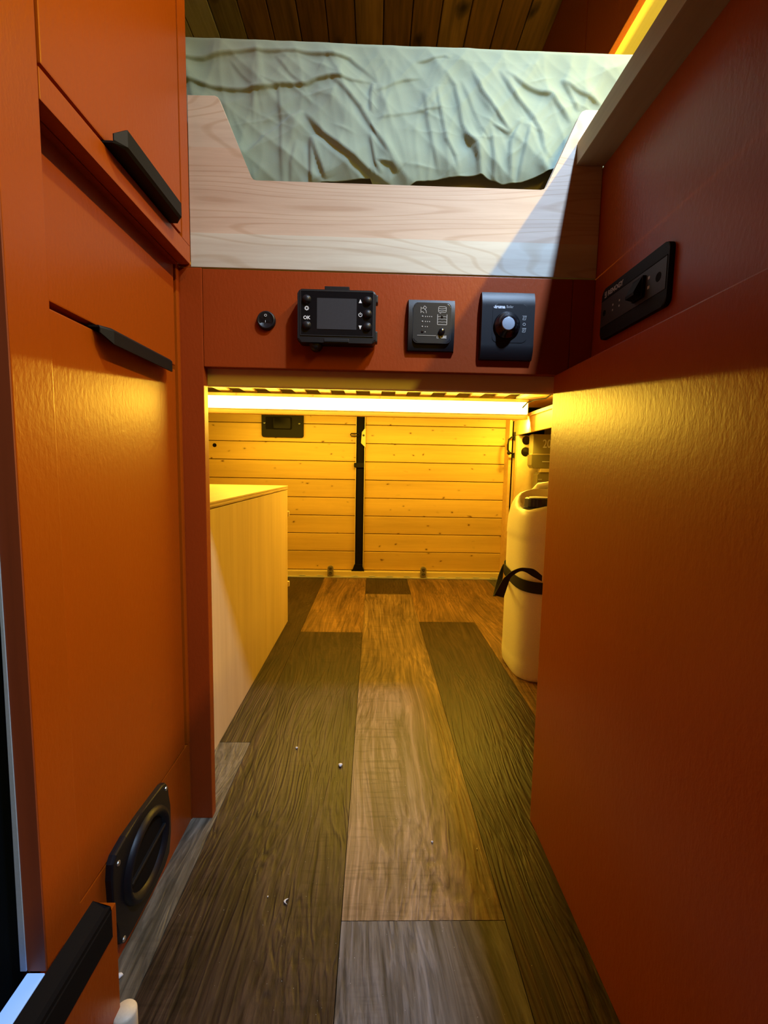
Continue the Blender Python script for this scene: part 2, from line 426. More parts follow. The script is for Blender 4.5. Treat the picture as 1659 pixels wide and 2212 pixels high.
# ---- rear doors clad in pine boards
def rear_door(name, x0, x1):
    r = structroot(name, ((x0+x1)/2, 2.58, .036))
    struct('door_shell', box(x0, x1, 2.592, 2.61, .036, 1.86), RUBBER, r)
    zj = [.038] + [.044+.1035*i for i in range(1, 18)] + [1.86]
    for a, b_ in zip(zj, zj[1:]):
        struct('board', box(x0+.0005, x1-.0005, 2.580, 2.592, a+.0016, b_-.0016, .0022, seg=1), PINE, r)
    return r
dl = rear_door('door_1', -.945, -.106)
dr = rear_door('door_2', -.054, .772)
# black moulded pull handle on the left door
hb = prism([(-.402+a, b_) for a, b_ in []] or rrect(-.635, -.402, .793, .935, .012), 'y', 2.58, 2.566, .005)
hp = link('handle_plate', hb, BLACKM, dl)
link('recess', prism(rrect(-.612, -.468, .836, .905, .006), 'y', 2.566, 2.5645), RUBBER, dl)
rb = bmesh.new(); prism(rrect(-.615, -.465, .833, .908, .008), 'y', 2.566, 2.5605, .002, rb)
link('grip', prism(rrect(-.568, -.470, .838, .903, .006), 'y', 2.566, 2.552, .006, seg=4), BLACKM, dl, True)
for xx in (-.618, -.424):
    link('screw', lathe([(.006, 0), (.006, .002), (.003, .0022)], (xx, 2.5645, .872), '-y', 12), BLACKG, dl)
rb.free()
link('bore_hole', lathe([(.011, 0), (.011, .0015)], (-.902, 2.5802, .742), '-y', 18), RUBBER, dl)
# rubber seal between the doors with clip and foot
se = tag(link('trim_1', prism([(-.104, .036), (-.104, .14), (-.099, .16), (-.099, 1.86), (-.066, 1.86), (-.062, .12), (-.062, .036)], 'y', 2.600, 2.572), RUBBER), None, None, kind='structure')
sf = link('seal_foot', prism([(-.150, .016), (-.118, .040), (-.106, .075), (-.062, .075), (-.050, .035), (-.026, .022), (-.026, .012), (-.150, .010)], 'y', 2.590, 2.556), RUBBER, se)
link('seal_clip', prism(rrect(-.116, -.058, .633, .658, .004), 'y', 2.578, 2.56, .002), BLACKM, se)
link('door_edge', box(-.0585, -.0545, 2.560, 2.600, .05, 1.86, .001), CREAMPAINT, se)
link('door_edge', box(-.108, -.1045, 2.566, 2.600, .05, 1.86, .001), CREAMPAINT, se)
# pale latch plate on the right door edge with the latch rod
link('latch_plate', prism([(-.078, .77), (-.074, .83), (-.060, .848), (-.052, .85), (-.052, .745), (-.060, .752), (-.074, .768)], 'y', 2.575, 2.556, .002), CREAMPAINT, dr)
link('latch_hole', lathe([(.006, 0), (.006, .001)], (-.064, 2.5555, .812), '-y', 14), BLACKG, dr)
link('latch_rod', tube([(-.138, 2.568, .815), (-.134, 2.56, .808), (-.092, 2.556, .808), (-.086, 2.556, .815), (-.092, 2.556, .822), (-.134, 2.56, .822), (-.138, 2.568, .815)], .0028), BLACKM, dr)
# corner posts of the garage
struct('trim_2', box(.742, .758, 2.50, 2.58, .0, 1.0, .003), PINEP)
struct('trim_3', box(.764, .772, 2.47, 2.50, .0, .90, .002), CREAMPAINT)
# sill under the rear doors
sl = structroot('trim_4', (-.1, 2.56, 0))
struct('sill_plate', box(-.95, .86, 2.545, 2.60, .001, .036, .003), CREAMPAINT, sl)
struct('sill_edge', box(-.95, .86, 2.535, 2.545, .0005, .008, .002), ALU, sl)
bmb = bmesh.new()
for kx in range(14):
    box(-.62+kx*.1, -.585+kx*.1, 2.540, 2.5445, .010, .014, .001, bmb)
o = link('sill_glint', bmb, ALU, sl)  # small bright bars stand in for glints along the sill
# two latch strikers on the sill
def striker(xc, label):
    t = thing('door_striker', label, 'door striker', (xc, 2.54, .012), 'strikers on the rear sill')
    pl = [(xc-.017, .012), (xc+.017, .012), (xc+.017, .055)] + [(xc+.017*math.cos(a), .055+.017*math.sin(a)) for a in np.linspace(.2, PI-.2, 8)] + [(xc-.017, .055)]
    link('striker_plate', prism(pl, 'y', 2.545, 2.533, .002), GREYST, t)
    for zz in (.030, .056):
        link('bolt', lathe([(.0095, 0), (.0095, .003), (.006, .0055), (.003, .004)], (xc, 2.533, zz), '-y', 16), GREYD, t)
striker(-.242, 'grey steel door striker with two bolts left of the black centre seal')
striker(.291, 'grey steel door striker with two bolts right of the black centre seal')

# ================================================================= LEFT CABINETS
XU, XL = -.300, -.318
# upper cabinet
uc = thing('upper_cabinet', 'tall rust-orange wall cabinet above the ledge on the left, black pull at its bottom edge', 'cabinet', (-.45, .6, .952))
link('carcass', sc(box(-.94, XU-.019, .40, .762, .952, 1.878)), ORANGE, uc)
link('end_filler', box(-.94, -.2988, .7375, .7595, .9555, 1.878), ORANGE, uc)
link('bottom_filler', box(-.94, -.3000, .7375, .7595, .9518, .9553), ORANGE, uc)
link('bottom_rail', sc(box(XU-.018, XU, .4365, .762, .952, .979, .0012)), ORANGE, uc)
link('end_stile', sc(box(XU-.018, XU, .734, .762, .9795, 1.878, .0012)), ORANGE, uc)
du = link('door', sc(box(XU-.018, XU, .4395, .7305, .9835, 1.872, .0018)), ORANGE, uc)
# edge pull handle: tab under the door, lip turned up
def pull(parent, y0, y1, z, d, lip, xf, updown):
    bm = bmesh.new()
    s = 1 if updown > 0 else -1
    prof = [(xf-.004, z), (xf+d-.003, z), (xf+d, z+s*.003), (xf+d, z+s*lip), (xf+d-.0022, z+s*lip), (xf+d-.0022, z+s*.0045), (xf+d-.0045, z+s*.0022), (xf-.004, z+s*.0022)]
    n = len(prof); N = 14; rings = []
    L = y1-y0
    for i in range(N+1):
        t = i/N; yy = y0+L*t
        e = min(1, min(t, 1-t)*L/.012); e = math.sqrt(max(0, 1-(1-e)**2))
        ring = []
        for j, (px, pz) in enumerate(prof):
            zz = z+(pz-z)*(.45+.55*e) if abs(pz-z) > .004 else pz
            xx = xf+(px-xf)*(.55+.45*e) if px > xf else px
            ring.append(bm.verts.new((xx, yy, zz)))
        rings.append(ring)
    for a, b_ in zip(rings, rings[1:]):
        for j in range(n): bm.faces.new((a[j], a[(j+1) % n], b_[(j+1) % n], b_[j]))
    bm.faces.new(rings[0]); bm.faces.new(rings[-1][::-1])
    if updown > 0: sc(bm)
    return link('handle', bm, BLACKM, parent)
pull(du, .533, .696, .9808, .020, .021, XU, 1)

# near stile: the cabinet side board standing in front of both cabinets
st = thing('end_panel', 'tall rust-orange painted plywood end board nearest the camera on the left', 'panel', (-.309, .41, .158))
link('board', sc(box(XU-.0175, XU, .3865, .4355, .158, 1.878, .001)), ORANGE, st)
link('raw_edge', sc(box(XU-.0178, XU-.0004, .3850, .3868, .158, 1.878, .0004)), EDGE, st)

# lower cabinet
lc = thing('lower_cabinet', 'rust-orange lower cabinet below the ledge, with drawer front and tall door', 'cabinet', (-.45, .6, 0))
link('carcass', box(-.94, XL-.019, .40, .7595, .152, .9435), ORANGE_D, lc)
link('filler', box(-.94, XL+.0010, .7580, .7599, .0, .9515), ORANGE_D, lc)
link('plinth', box(-.94, XL, .40, .7575, .0, .1475, .001), ORANGE, lc)
link('frame_strip', box(XL-.018, XL+.001, .7475, .7575, .1485, .951, .0012), ORANGE, lc)
link('corner_filler', box(-.345, -.2990, .7602, .7780, .9475, .9517), ORANGE_D, lc)
df = link('drawer_front', box(XL-.018, XL, .437, .7405, .7895, .945, .0016), ORANGE, lc)
dd = link('door', box(XL-.018, XL, .437, .7385, .1495, .7825, .0016), ORANGE, lc)
pull(dd, .526, .700, .787, .018, .0175, XL, -1)

# low boxed step with black edge trim, bottom left
sb = thing('step_box', 'low rust-orange boxed step at the foot of the cabinet, bottom left', 'step', (-.40, .0, 0))
link('side_board', sc(box(-.300, -.282, -.60, .466, 0, .1435, .001)), ORANGE, sb)
link('top_board', sc(box(-.3175, -.300, -.60, .384, .13, .1500)), RUBBER, sb)
rl = tag(link('edge_trim', sc(prism([(-.3005, .1505), (-.3005, .1565), (-.286, .1500), (-.2805, .144), (-.2805, .113), (-.2815, .113), (-.2815, .1500), (-.2995, .1505)], 'y', -.60, .4555)), RUBBER),
         'black angle trim capping the edge of the low orange step', 'edge trim')
tag(link('sill_strip', sc(box(-.3175, -.3010, -.60, .3845, .1505, .1570, .001)), SILL_GLOW), 'bright bluish-white strip beside the black trim, bottom left', 'light strip')  # white strip, its brightness added as a glow
tag(link('door_edging', sc(prism([(-.3180, .159), (-.3235, .159), (-.3205, .50), (-.3185, .75), (-.3180, .75)], 'y', .3842, .3885)), ALUB), 'thin blue-lit metal edging beside the dark sliding door', 'edging')
tag(link('peg', lathe([(.0115, 0), (.0125, .004), (.0125, .030), (.011, .0325)], (-.266, .447, 0), 'z', 24), CREAMPEG, None, True), 'round cream peg on the floor at the foot of the step', 'peg')

# warm air outlet on the plinth
ventpts = [(.640, .154), (.650, .150), (.657, .140), (.661, .105), (.663, .060), (.656, .030), (.640, .021), (.606, .020), (.545, .017), (.528, .020), (.519, .029), (.513, .045), (.508, .085), (.506, .130), (.509, .148), (.516, .155), (.540, .159), (.581, .158)]
vt = thing('air_outlet', 'black plastic warm air outlet low on the orange cabinet', 'air vent', (-.318, .585, .02))
link('cover_plate', prism(ventpts, 'x', XL, XL+.0085, .004, seg=3), BLACK, vt, False)
bm = bmesh.new()
cyv, czv = .588, .092
def oval(ry, rz, xx, n=36): return [(xx, cyv+ry*math.cos(2*PI*k_/n), czv+rz*math.sin(2*PI*k_/n)) for k_ in range(n)]
rings = [[bm.verts.new(p_) for p_ in oval(ry, rz, xx)] for ry, rz, xx in ((.060, .054, XL+.0085), (.058, .052, XL+.0145), (.053, .047, XL+.016), (.048, .042, XL+.012), (.046, .040, XL+.0089))]
for a, b_ in zip(rings, rings[1:]):
    for k_ in range(36): bm.faces.new((a[k_], a[(k_+1) % 36], b_[(k_+1) % 36], b_[k_]))
link('collar', bm, BLACK, vt, True)
bm = bmesh.new(); f_ = bm.faces.new([bm.verts.new(p_) for p_ in oval(.047, .041, XL+.0092)])
link('opening', bm, RUBBER, vt)
link('divider', prism([(.541, .086), (.541, .090), (.635, .097), (.635, .093)], 'x', XL+.0088, XL+.0135, .001), BLACK, vt)
for yy, zz in ((.648, .142), (.520, .140), (.525, .030)):
    link('screw', lathe([(.0035, 0), (.003, .0012)], (XL+.0086, yy, zz), 'x', 10), STEEL, vt)

# ================================================================= CENTRE PARTITION
YP = .760
pil = tag(link('post', box(-.3175, -.2815, YP, YP+.018, 0, .9470, .0012), ORANGE_D), 'slim rust-orange upright board at the left of the floor opening', 'post')
fa = thing('control_fascia', 'rust-orange cross board under the bed that carries the switches', 'panel', (.02, YP, .793))
link('board', box(-.2808, .3185, YP+.001, YP+.017, .7935, .9460, .0010), ORANGE_D, fa)
link('end_filler', box(.3192, .3555, YP+.0008, YP+.017, .7935, .9460, .0010), ORANGE_D, fa)

# ================================================================= RIGHT UNIT
rc = thing('kitchen_unit', 'large rust-orange kitchen cabinet filling the right side', 'cabinet', (.55, -.1, 0))
link('lower_panel', box(.295, .313, -1.1, .7590, .0, .7915, .0015), ORANGE, rc)
link('upper_panel', box(.356, .374, -1.1, .790, .7925, 1.1178, .0005), ORANGE, rc)
link('carcass', box(.376, .855, -1.1, .745, .01, 1.117), ORANGE_D, rc)
link('ledge', box(.3135, .3755, -1.1, .759, .775, .7915), ORANGE_D, rc)
wt = tag(link('worktop', box(.312, .856, -1.1, .7592, 1.118, 1.151, .0012), TOPW), 'thick wooden worktop overhanging the orange kitchen cabinet, upper right', 'worktop')

# overhead cabinet
oc = thing('overhead_cabinet', 'rust-red overhead cabinet hanging under the ceiling, top right', 'cabinet', (.66, .6, 1.512))
link('front_panel', box(.478, .492, -1.1, 1.148, 1.512, 1.879, .001), ORANGE_D, oc)
link('front_panel', box(.478, .492, 1.152, 2.55, 1.512, 1.879, .001), ORANGE_D, oc)
link('bottom_board', box(.493, .856, -1.1, 2.55, 1.516, 1.530), PINEY, oc)

# ================================================================= BED
bed = thing('bed_frame', 'raised wooden bed frame with cut-out pale front board', 'bed', (0, 1.5, .76))
cut = [(-.2985, .9478), (-.2985, 1.2005), (-.256, 1.2010), (-.2515, 1.199), (-.248, 1.194), (-.202, 1.085), (-.198, 1.0805), (-.193, 1.0795),
       (.258, 1.0795), (.2635, 1.081), (.267, 1.085), (.313, 1.192), (.317, 1.198), (.323, 1.2005), (.3555, 1.2005), (.3555, .9478)]
link('front_board', prism(cut, 'y', YP+.018, YP, .0008, capbev=True), BOARD, bed)
link('front_beam', box(-.31, .354, .7785, .795, .7665, .945, .002), BEAMW, bed)
link('side_rail', box(.672, .702, .82, 2.189, .9755, .9845, .002), BEAMW, bed)
link('cross_bar', box(-.93, .735, 2.19, 2.225, .878, .9745, .0015), PINEP, bed)
bm_ = bmesh.new()
link('edge_deck', box(.705, .975, YP+.06, 2.48, .9755, .9845), PINEY, bed)
link('cross_batten', box(-.93, .77, 2.06, 2.075, .9785, .984), PINEP, bed)
for kx in range(-7, 7):
    link('slat', box(.12*kx-.027, .12*kx+.027, YP+.05, 2.24, .985, .9935, .001, seg=1), PINEY, bed)
bm_.free()
for xx in (-.66, -.30, .02, .42):
    link('screw', lathe([(.0045, 0), (.004, .001)], (xx, 2.19, .968), '-y', 10), STEEL, bed)
# LED strip on the bar
ls = thing('led_strip', 'glowing warm white LED strip along the bar under the bed', 'light strip', (-.04, 2.18, .90))
link('diffuser', box(-.80, .728, 2.176, 2.186, .902, .958, .003), LED, ls)
link('profile', box(-.80, .728, 2.186, 2.1895, .900, .960), ALU, ls)
link('wire', tube([(.70, 2.17, .93), (.72, 2.16, .955), (.745, 2.12, .962), (.775, 2.08, .963), (.80, 2.0, .99)], .003), BLACKM, ls)

mt = thing('mattress', 'thick mattress lying on the raised bed, mostly under the sage sheet', 'mattress', (0, 1.5, .994))
link('core', box(-.93, .80, .812, 2.45, .994, 1.300, .02), MATB, mt)

# sage sheet: front drop with creases and a turned top edge
folds = {
'a': ([(-.34, 1.280), (-.304, 1.281), (-.286, 1.282), (-.253, 1.291), (-.217, 1.296), (-.18, 1.296), (-.136, 1.296), (-.092, 1.292), (-.051, 1.288), (-.017, 1.264), (-.008, 1.256)], 1.0, .010),
'b': ([(-.34, 1.249), (-.304, 1.249), (-.276, 1.242), (-.236, 1.24), (-.195, 1.241), (-.162, 1.248), (-.121, 1.248), (-.106, 1.255), (-.08, 1.259), (-.047, 1.254), (-.013, 1.254)], 1.0, .010),
'c': ([(-.125, 1.207), (-.151, 1.192), (-.188, 1.168), (-.218, 1.141)], .7, .010),
'd': ([(-.123, 1.207), (-.091, 1.175), (-.053, 1.148), (-.015, 1.121), (.022, 1.103)], 1.5, .014),
'e': ([(-.112, 1.172), (-.104, 1.15), (-.095, 1.129), (-.088, 1.11)], 1.1, .010),
'f': ([(-.08, 1.259), (-.058, 1.242), (-.032, 1.215), (-.008, 1.178), (.011, 1.154), (.032, 1.123)], 1.0, .012),
'g': ([(-.195, 1.257), (-.165, 1.246), (-.16, 1.19), (-.161, 1.099)], .45, .008),
'h': ([(-.113, 1.171), (-.112, 1.1)], 1.0, .009),
'i': ([(.091, 1.25), (.096, 1.223), (.109, 1.171), (.125, 1.147), (.133, 1.122)], .9, .010),
'j': ([(.102, 1.275), (.121, 1.252), (.135, 1.193), (.151, 1.166), (.167, 1.141)], .8, .010),
'k': ([(.147, 1.276), (.163, 1.246), (.187, 1.216), (.213, 1.187)], .9, .010),
'l': ([(.192, 1.279), (.216, 1.245), (.244, 1.218), (.264, 1.19), (.276, 1.148)], 1.1, .012),
'm': ([(.203, 1.278), (.23, 1.259), (.261, 1.25), (.278, 1.247), (.297, 1.226), (.315, 1.205)], 1.0, .012),
'n': ([(.294, 1.271), (.31, 1.251), (.327, 1.224)], .8, .010),
'o': ([(.296, 1.269), (.321, 1.255), (.365, 1.237)], .8, .010),
'q': ([(.233, 1.207), (.216, 1.171), (.215, 1.153), (.221, 1.114)], .9, .010),
'r': ([(.248, 1.204), (.242, 1.176), (.235, 1.136), (.232, 1.108)], .9, .010),
's': ([(.135, 1.183), (.159, 1.166), (.169, 1.124), (.169, 1.099)], .9, .012),
't': ([(.182, 1.191), (.188, 1.153), (.193, 1.103)], .8, .010),
'u': ([(-.016, 1.174), (-.006, 1.132), (.004, 1.117)], .7, .008),
'v': ([(-.013, 1.236), (.035, 1.259), (.065, 1.263)], .45, .008),
'w': ([(-.016, 1.194), (.036, 1.207), (.104, 1.22)], .35, .010),
'x': ([(-.004, 1.136), (.019, 1.132), (.031, 1.119)], .7, .007),
'y': ([(.057, 1.287), (.101, 1.297), (.112, 1.292)], .6, .008),
'z': ([(.184, 1.195), (.211, 1.185), (.233, 1.209)], .6, .009),
'a2': ([(-.17, 1.290), (-.145, 1.262), (-.128, 1.248)], .35, .007),
'a3': ([(-.245, 1.285), (-.225, 1.262), (-.205, 1.243)], .25, .007),
'f2': ([(-.013, 1.252), (-.016, 1.226), (-.014, 1.205)], .8, .006),
'g2': ([(-.135, 1.165), (-.145, 1.13), (-.147, 1.10)], .4, .008),
'i2': ([(.07, 1.245), (.078, 1.20), (.088, 1.16), (.10, 1.12)], .6, .010),
'l2': ([(.13, 1.262), (.15, 1.22), (.165, 1.19), (.182, 1.17)], .5, .010),
}
hem = np.array([(-.50, 1.09), (-.205, 1.092), (-.159, 1.10), (-.112, 1.095), (-.098, 1.106), (-.045, 1.110), (-.015, 1.113), (-.006, 1.092), (.031, 1.090), (.061, 1.108), (.107, 1.116), (.168, 1.122), (.207, 1.110), (.237, 1.114), (.271, 1.125), (.29, 1.135), (.45, 1.12), (.80, 1.12)])
NX, NZ = 560, 170
Xg = np.linspace(-.62, .80, NX)
X2, T2 = np.meshgrid(Xg, np.linspace(0, 1, NZ), indexing='ij')
zb = np.interp(Xg, hem[:, 0], hem[:, 1])[:, None]
ztop = 1.3185
Z2 = zb + (ztop-.004-zb)*T2
Hh = np.zeros_like(X2)
for key, (pl, amp, wd) in folds.items():
    P = np.array(pl); L = np.r_[0, np.cumsum(np.hypot(*np.diff(P, axis=0).T))]; tot = L[-1]
    best = np.full(X2.shape, 1e9); sd = np.zeros_like(X2); tt = np.zeros_like(X2)
    for (p0, p1, l0) in zip(P[:-1], P[1:], L[:-1]):
        d = p1-p0; n_ = np.hypot(*d); d = d/n_
        u = np.clip((X2-p0[0])*d[0]+(Z2-p0[1])*d[1], 0, n_)
        dx = X2-p0[0]-u*d[0]; dz = Z2-p0[1]-u*d[1]; dist = np.hypot(dx, dz)
        sg = np.where(d[0]*dz-d[1]*dx > 0, 1., -1.)     # + : above / right of the line
        k_ = dist < best
        best = np.where(k_, dist, best); sd = np.where(k_, dist*sg, sd); tt = np.where(k_, (l0+u)/tot, tt)
    taper = np.clip(np.minimum(tt, 1-tt)*5, 0, 1)**.7
    if pl[0][0] < -.33: taper = np.clip((1-tt)*5, 0, 1)**.7
    up_side = np.exp(-np.clip(sd, 0, None)/(wd*1.15))
    dn_side = np.exp(-(np.clip(-sd, 0, None)/(wd*.28))**2)
    prof = np.where(sd > 0, up_side, dn_side)
    groove = -.30*np.exp(-((sd+wd*1.0)/(wd*.8))**2)
    Hh += amp*.0041*taper*(prof+groove)
rs = np.random.RandomState(3)
for i_ in range(70):     # small secondary creases
    x0_, z0_ = rs.uniform(-.25, .36), rs.uniform(1.10, 1.29); a_ = rs.uniform(0, PI); ln_ = rs.uniform(.01, .045)
    u = (X2-x0_)*math.cos(a_)+(Z2-z0_)*math.sin(a_); v_ = -(X2-x0_)*math.sin(a_)+(Z2-z0_)*math.cos(a_)
    Hh += rs.uniform(.0007, .0017)*np.exp(-(u/ln_)**2)*np.exp(-np.abs(v_)/.0035)
for i_ in range(7):      # broad facets between the creases
    an_ = rs.uniform(.15, .95)*(1 if i_ % 3 else -1); fr_ = rs.uniform(28, 60)
    ph_ = X2*math.cos(an_)*fr_+(Z2-1.1)*math.sin(an_)*fr_+1.4*np.sin(X2*rs.uniform(6, 14)+Z2*rs.uniform(8, 22)+rs.uniform(0, 6))
    Hh += .0021*(.8+.4*np.sin(X2*11+i_))*(1-np.abs(np.sin(ph_)))**1.6
Hh += .0045*np.sin(X2*9+1.0)*np.sin((Z2-1.1)*14+.4) + .002*np.sin(X2*23+Z2*18)
edge = np.clip((ztop-Z2)/.012, 0, 1)
Y2 = .8005 - Hh*np.clip((ztop-Z2)/.03, 0, 1)
Y2 += .010*(1-edge)**2                       # rounds over at the top
Y2 += .016*np.clip((1.155-Z2)/.06, 0, 1)**2    # tucks back under the mattress
Y2 -= .004
V = np.stack([X2, Y2, Z2], -1).reshape(-1, 3)
# top surface
tops = []
for yy, zz in ((.806, 1.3178), (.83, 1.3185), (.90, 1.319), (2.45, 1.319)):
    tops.append(np.stack([Xg, np.full(NX, yy), np.full(NX, zz)], -1))
idx = np.arange(NX*NZ).reshape(NX, NZ)
faces = np.stack([idx[:-1, :-1], idx[1:, :-1], idx[1:, 1:], idx[:-1, 1:]], -1).reshape(-1, 4)
prev = idx[:, -1]; base = NX*NZ; fl_ = [faces]
for t_ in tops:
    cur = base+np.arange(NX); base += NX
    fl_.append(np.stack([prev[:-1], prev[1:], cur[1:], cur[:-1]], -1)); prev = cur
V = np.concatenate([V]+tops); Fc = np.concatenate(fl_)
org = np.array([.0, 1.5, 1.1]); me = bpy.data.meshes.new('fitted_sheet')
me.vertices.add(len(V)); me.vertices.foreach_set('co', (V-org).astype(np.float32).ravel())
me.loops.add(len(Fc)*4); me.loops.foreach_set('vertex_index', Fc.astype(np.int32).ravel())
me.polygons.add(len(Fc)); me.polygons.foreach_set('loop_start', np.arange(len(Fc), dtype=np.int32)*4)
me.polygons.foreach_set('use_smooth', np.ones(len(Fc), bool)); me.update(calc_edges=True); me.materials.append(SAGE)
sh = bpy.data.objects.new('fitted_sheet', me); COL.objects.link(sh); sh.location = org
sm = sh.modifiers.new('thick', 'SOLIDIFY'); sm.thickness = .0012; sm.offset = 1
tag(sh, 'creased sage green cotton sheet draped over the mattress edge', 'sheet')

# ================================================================= CONTROLS ON THE FASCIA
YF = YP+.001
# rocker switch
RX, RZ = -.1788, .8676
t = thing('rocker_switch', 'small round black rocker switch marked 0 and 1, leftmost on the cross board', 'switch', (RX, YF, RZ))
c_ = (RX, YF, RZ)
link('bezel', lathe([(.0150, 0), (.0150, .003), (.0140, .006), (.0120, .007), (.0112, .0055)], c_, '-y', 32), BLACK, t, True)
bm = lathe([(.0110, .003), (.0110, .0072)], c_, '-y', 32)
for v_ in bm.verts:
    if v_.co.y < YF-.006: v_.co.y -= (v_.co.z-RZ)*.22 - abs(v_.co.z-RZ)*.1
rk = link('rocker', bm, BLACK, t)
text('print_mark', 'O', .0056, (RX+.0004, YF-.0088, RZ+.0060), PRINT, rk)
text('print_mark', 'I', .0048, (RX-.0002, YF-.0074, RZ-.0030), PRINT, rk)

# heater controller
t = thing('heater_controller', 'black heater control unit with blank grey screen and five round buttons', 'control unit', (-.063, YF, .81))
x0, x1, z0, z1 = -.1243, -.0020, .8290, .9090
link('housing', prism(rrect(x0, x1, z0, z1, .006), 'y', YF-.004, YF-.0275, .0028), BLACK, t)
link('back_bracket', box(x0+.010, x1-.010, YF-.004, YF, z0+.008, z1-.008), BLACKM, t)
for a_, b_ in ((z0+.064, z1-.004), (z0+.004, z0+.021)):
    link('side_guard', box(x1-.004, x1+.0032, YF-.022, YF-.006, a_, b_, .002), BLACK, t)
    link('side_guard', box(x0-.0012, x0+.004, YF-.024, YF-.006, a_, b_, .002), BLACK, t)
link('clip', box(-.0832, -.0442, YF-.020, YF-.006, z1-.001, z1+.0080, .001), BLACKM, t)
link('clip', box(-.0828, -.0438, YF-.0285, YF-.012, z0+.0010, z0+.0062, .001), GREYL, t)
link('cable_plug', lathe([(.010, 0), (.010, .015), (.006, .019)], (-.0974, YF-.006, z0-.0005), '-y', 16), BLACK, t, True)
fx0, fx1, fz0, fz1 = -.1190, -.0066, .8398, .9062
fp = link('face_plate', prism(rrect(fx0, fx1, fz0, fz1, .001), 'y', YF-.0270, YF-.0283, .0003), BLACKG, t)
bm = bmesh.new()
for a_, b_, c1, d1 in ((fx0-.0006, fx1+.0006, fz0-.0006, fz0), (fx0-.0006, fx1+.0006, fz1, fz1+.0006), (fx0-.0006, fx0, fz0, fz1), (fx1, fx1+.0006, fz0, fz1)):
    box(a_, b_, YF-.0286, YF-.0270, c1, d1, 0, bm)
link('rim', bm, GREYP, t)
link('screen', prism(rrect(-.0939, -.0320, .8492, .8958, .0005), 'y', YF-.0282, YF-.0287), SCREEN, fp)
def button(xc, zc, r=.0062):
    link('button', lathe([(r+.0008, .0), (r+.0008, .0006), (r, .0012), (r*.93, .0030), (r*.6, .0043), (r*.2, .0048)], (xc, YF-.0283, zc), '-y', 24), BLACK, t, True)
button(-.1100, .8933); button(-.1100, .8540)
button(-.0152, .8933); button(-.0150, .8733); button(-.0152, .8540)
yt = YF-.0286
text('print_mark', 'OK', .0072, (-.1098, yt, .8656), PRINT, fp, bold=.0002)
def printed(name, polys, y, parent, m_=PRINT):
    bm = bmesh.new()
    for pl in polys: prism(pl, 'y', y, y-.0003, bm=bm)
    return link(name, bm, m_, parent)
def line(p0, p1, w_):
    p0, p1 = np.array(p0), np.array(p1); d = (p1-p0)/np.hypot(*(p1-p0)); n_ = np.array([-d[1], d[0]])*w_/2
    return [tuple(p0+n_), tuple(p1+n_), tuple(p1-n_), tuple(p0-n_)]
def ringp(cx, cz, r, w_, a0=0, a1=360, n=20):
    out = []
    for k_ in range(n):
        aa, bb = math.radians(a0+(a1-a0)*k_/n), math.radians(a0+(a1-a0)*(k_+1)/n)
        out.append([(cx+(r+w_/2)*math.cos(aa), cz+(r+w_/2)*math.sin(aa)), (cx+(r+w_/2)*math.cos(bb), cz+(r+w_/2)*math.sin(bb)),
                    (cx+(r-w_/2)*math.cos(bb), cz+(r-w_/2)*math.sin(bb)), (cx+(r-w_/2)*math.cos(aa), cz+(r-w_/2)*math.sin(aa))])
    return out
def outline(q_, w_): return [line(a_, b_, w_) for a_, b_ in zip(q_, q_[1:]+q_[:1]) if np.hypot(a_[0]-b_[0], a_[1]-b_[1]) > 1e-6]
gear = ringp(-.1098, .8799, .0022, .0013) + [line((-.1098+.0024*math.cos(a_), .8799+.0024*math.sin(a_)), (-.1098+.0035*math.cos(a_), .8799+.0035*math.sin(a_)), .0014) for a_ in np.arange(0, 2*PI, PI/4)]
printed('print_mark', gear, yt, fp)
printed('print_mark', [[(-.0289, .8895), (-.0239, .8895), (-.0264, .8955)]], yt, fp)
printed('print_mark', [[(-.0287, .8557), (-.0237, .8557), (-.0262, .8497)]], yt, fp)
printed('print_mark', ringp(-.0261, .8718, .0026, .0008, 120, 420) + [line((-.0261, .8718), (-.0261, .8757), .0008)], yt, fp)

# tank gauge
t = thing('tank_gauge', 'square charcoal tank level gauge, between the heater and boiler controls', 'control unit', (.088, YF, .82))
x0, x1, z0, z1 = .0495, .1265, .8255, .9048
def frame_unit(x0, x1, z0, z1, d, curve, m_):
    bm = bmesh.new(); N = 44; rows_ = []
    for i in range(N+1):
        u = i/N; zz = z0+(z1-z0)*u
        e = 1-abs(2*u-1)**3*curve
        rows_.append((zz, YF-d*e))
    prev = None
    for zz, yy in rows_:
        r_ = [bm.verts.new((x0, YF, zz)), bm.verts.new((x0+.0012, yy, zz)), bm.verts.new((x1-.0012, yy, zz)), bm.verts.new((x1, YF, zz))]
        if prev:
            for k_ in range(4): bm.faces.new((prev[k_], prev[(k_+1) % 4], r_[(k_+1) % 4], r_[k_]))
        else: bm.faces.new(r_)
        prev = r_
    bm.faces.new(prev[::-1])
    return bm
link('frame', frame_unit(x0, x1, z0, z1, .0115, .45, BLACK), BLACK, t)
q_ = rrect(.0590, .1184, .8372, .8982, .007)
ins = link('face', prism(q_, 'y', YF-.0105, YF-.0124, .0012), GREYL, t)
bm = bmesh.new()
for pl_ in outline(rrect(.0584, .1190, .8366, .8988, .0075), .0007): prism(pl_, 'y', YF-.0105, YF-.0122, bm=bm)
link('rim', bm, GREYP, t)
yt = YF-.0125
